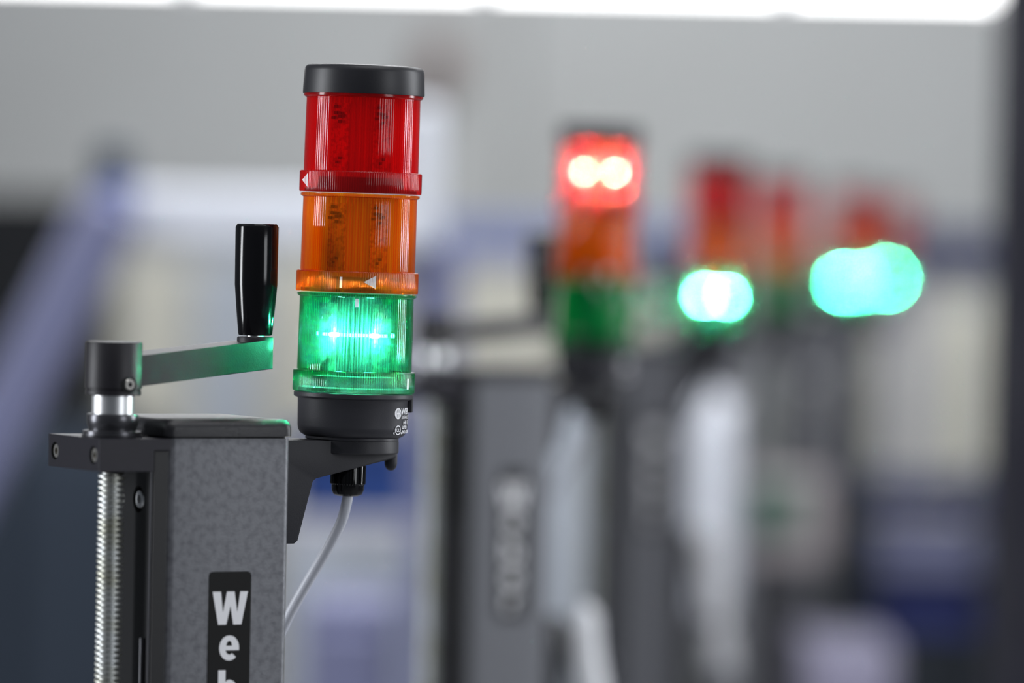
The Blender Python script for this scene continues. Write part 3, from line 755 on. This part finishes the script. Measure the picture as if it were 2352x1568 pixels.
def tower(k, lit, label, detail):
    loc = T0 + row * STEP * k + Vector((SHIFT[k], 0, 0)); loc.z = T0.z
    tw = empty('signal_tower', loc); tag(tw, label, 'signal light', 'signal towers along the row')
    tw.rotation_euler = (0, radians(.85), radians(0))
    mods = {}
    for i, c in enumerate(('green', 'orange', 'red')):
        mods[c] = module(tw, c, i * 57.0, (.055 if c == 'green' else .06) if lit == c else 0, i)
    tp('cap', 'cap', lambda b: lathe(b, [(33.2, 170.4), (34.9, 170.6), (35.0, 171.2), (34.5, 183.4), (34.0, 185.6), (32.6, 186.8), (30, 187.2), (12, 187.4)], 96), M['blackplastic'], tw, 40)
    tp('cap_gasket', 'gasket', lambda b: lathe(b, [(33.6, 168.8), (34.3, 169.2), (34.3, 170.8)], 96, None, False, False), M['collar_red'], tw, 40)
    B = tp('base', 'base', lambda b: lathe(b, [(24, -25.6), (27.4, -25.4), (29.6, -24.2), (31.2, -22), (31.6, -19.4), (31.9, -4.6), (32.2, -3.7), (33.9, -3.2), (34.3, -2.6), (34.3, -.6), (33.9, -.1), (20, 0)], 128), M['greyplastic'], tw, 30)
    tp('base_ring', 'basering', lambda b: lathe(b, [(26.5, -27.2), (26.9, -26.9), (26.9, -25.6), (26, -25.3)], 96), M['greyplastic'], tw, 30)
    # latch tab under the right rim
    a = VIEW + radians(86)
    tp('latch', 'latch', lambda b: add_box(b, 31.4, -3.0, -10.6, 34.2, 3.0, -2.8, .4, 2), M['blackplastic'], B, 30, (0, 0, 0), (0, 0, a))
    # cable gland
    g = tp('cable_gland', 'gland', lambda b: lathe(b, [(6.2, -53.6), (8.2, -52.6), (9.3, -50.2), (9.5, -47.2), (9.9, -46.4), (9.9, -36.4), (9.5, -35.4), (6.5, -35), (6.5, -28), (5, -27)][::1], 480, lambda a_, i: (.32 * (1 if cos(40 * a_) > 0 else -1) if 3 < i < 7 and (a_ % (pi / 3)) > .22 else 0)), M['grip'], tw, 25, (-1.5, 1.0, -6.2))
    if detail:
        def tri(cx, s, hgt): return [([(cx - s, 0), (cx + s, hgt / 2), (cx + s, -hgt / 2)], [])]
        def bar(cx, w_, hgt): return [([(cx - w_, -hgt / 2), (cx + w_, -hgt / 2), (cx + w_, hgt / 2), (cx - w_, hgt / 2)], [])]
        tp('arrow_mark', 'ar1', lambda b: wrap(b, tri(0, 3.9, 8.0), 35.1, angx(-126, 35.1), 6.6), M['print'], mods['red'])
        tp('arrow_mark', 'ar2', lambda b: wrap(b, tri(0, 3.5, 7.6), 35.1, angx(33, 35.1), 6.6), M['print'], mods['orange'])
        tp('bar_mark', 'br1', lambda b: wrap(b, bar(0, .75, 6.2), 35.1, angx(-33, 35.1), 6.0), M['print'], mods['orange'])
        tp('bar_mark', 'br2', lambda b: wrap(b, bar(0, 1.0, 4.8), 33.05, angx(5, 33), 51.6), M['print'], mods['green'])
        tp('bar_mark', 'br3', lambda b: wrap(b, bar(0, .9, 6.0), 35.1, angx(125, 35.1), 6.0), M['print'], mods['green'])
        # printed marks on the base
        R_ = 31.85; a0 = angx(98, R_)
        ring = lambda cx, cy, ro, ri: [(ell(cx, cy, ro, ro, 0, 360 - 9, 39), [ell(cx, cy, ri, ri, 0, 360 - 9, 39)])]
        def pr(b):
            LX = 3.2
            wrap(b, ring(LX, 0, 3.15, 2.45), R_, a0, -10.9, .1)
            for x in (-1.45, -.5, .5, 1.45):
                hh = 2.6 if abs(x) < 1 else 2.1
                wrap(b, [([(LX + x - .3, -hh), (LX + x + .3, -hh), (LX + x + .3, hh), (LX + x - .3, hh)], [])], R_, a0, -10.9, .1)
            wrap(b, [([(LX - 1.6, -.35), (LX + 1.6, -.35), (LX + 1.6, .35), (LX - 1.6, .35)], [])], R_, a0, -10.9, .1)
            UX = 3.6
            wrap(b, ring(UX, 0, 2.7, 2.2), R_, a0, -20.4, .1)
            for txt, sz, x, zc, bo in (('UL', 2.6, UX - 1.5, -20.4, .05), ('c', 2.4, -.6, -21.8, .08), ('us', 2.2, 6.5, -21.8, .06),
                                       ('WERMA', 4.9, 6.6, -9.6, .16), ('SIGNALTECHNIK', 2.7, 6.9, -13.0, .03), ('641 0', 3.5, 9.3, -16.0, .03),
                                       ('LISTED', 2.3, 8.2, -18.8, .08), ('IND.CONT', 2.5, 8.0, -21.4, .08)):
                wrap_tris(b, text_shapes(txt, sz, x, -sz * .36, bo), R_, a0, zc)
        tp('print', 'print', pr, M['print'], B)
    # cable
    cb = empty('signal_cable', loc)
    tag(cb, CLAB[k], 'cable', 'cables of the signal towers')
    if 'cable' not in mesh_cache:
        bm = bmesh.new()
        w_ = [P(799, 1128, 2.941), P(797, 1150, 2.941), P(783, 1200, 2.945), P(748, 1268, 2.95), P(702, 1345, 2.955), P(655, 1432, 2.96), P(600, 1560, 2.965), P(560, 1750, 2.98), P(545, 2100, 2.99), P(540, 3200, 3.0)]
        tube(bm, [p - T0 for p in spline(w_, 10)], .00305, 20)
        o = mesh_obj('sheath', bm, M['cable'], cb, smooth=60); mesh_cache['cable'] = o.data
    else:
        o = bpy.data.objects.new('sheath', mesh_cache['cable']); C.objects.link(o); o.parent = cb
    return tw

CLAB = ['light grey cable curving from the gland of the nearest signal tower behind its column',
        'cable under the second tower, the one with the glowing red lamp',
        'cable under the third tower, nearest of the glowing green ones behind',
        'cable under the fourth tower, the unlit one', 'cable under the fifth tower, left of the last two green glows',
        'cable under the farthest, rightmost tower']
TLAB = [('green', 'sharp nearest signal tower of red, orange and glowing green lenses under a black cap'),
        ('red', 'blurred second signal tower with its red top lamp shining'),
        ('green', 'blurred third signal tower, its green lamp a double white-green glow'),
        (None, 'blurred dim signal tower with no lamp lit, fourth in the row'),
        ('green', 'fifth signal tower, left one of the two round green glows at the right'),
        ('green', 'farthest signal tower, the rightmost round green glow')]
MLAB = ['nearest grey labelling machine column, sharp, with lead screw and stacked white lettering',
        'second column in the row, blurred lettering on a black plate, under the glowing red lamp',
        'third column in the row, blurred pale letters, under the nearest blurred green glow',
        'fourth column in the row, under the unlit signal tower',
        'fifth column in the row, under the left of the two far green glows',
        'last and farthest column in the row, under the rightmost green glow']
KLAB = ['nearest black hand crank, sharp, with polished upright grip and green light on its arm',
        'blurred black hand crank left of the red glowing tower', 'blurred hand crank left of the third signal tower',
        'blurred hand crank on the fourth column, under the unlit tower', 'blurred hand crank on the fifth column',
        'blurred hand crank on the farthest column']
for k in range(6):
    off = row * STEP * k + Vector((SHIFT[k], 0, 0))
    tower(k, TLAB[k][0], TLAB[k][1], True)
    if k: c = copy_tree(col); cr = copy_tree(crank)
    else: c, cr = col, crank
    c.location = O0 + off; cr.location = H + off
    cr.rotation_euler.z = radians([0, -9, 4, 7, -5, 2][k])
    if k > 2:                                          # the far machines carry no handle or cover
        for ch in [x for x in bpy.data.objects if x.parent == c and x.name.split('.')[0] in ('adjusting_handle', 'white_cover', 'cover_arm')]:
            bpy.data.objects.remove(ch)
    tag(c, MLAB[k], 'machine', 'labelling machine columns in a row'); tag(cr, KLAB[k], 'crank', 'hand cranks on the columns')
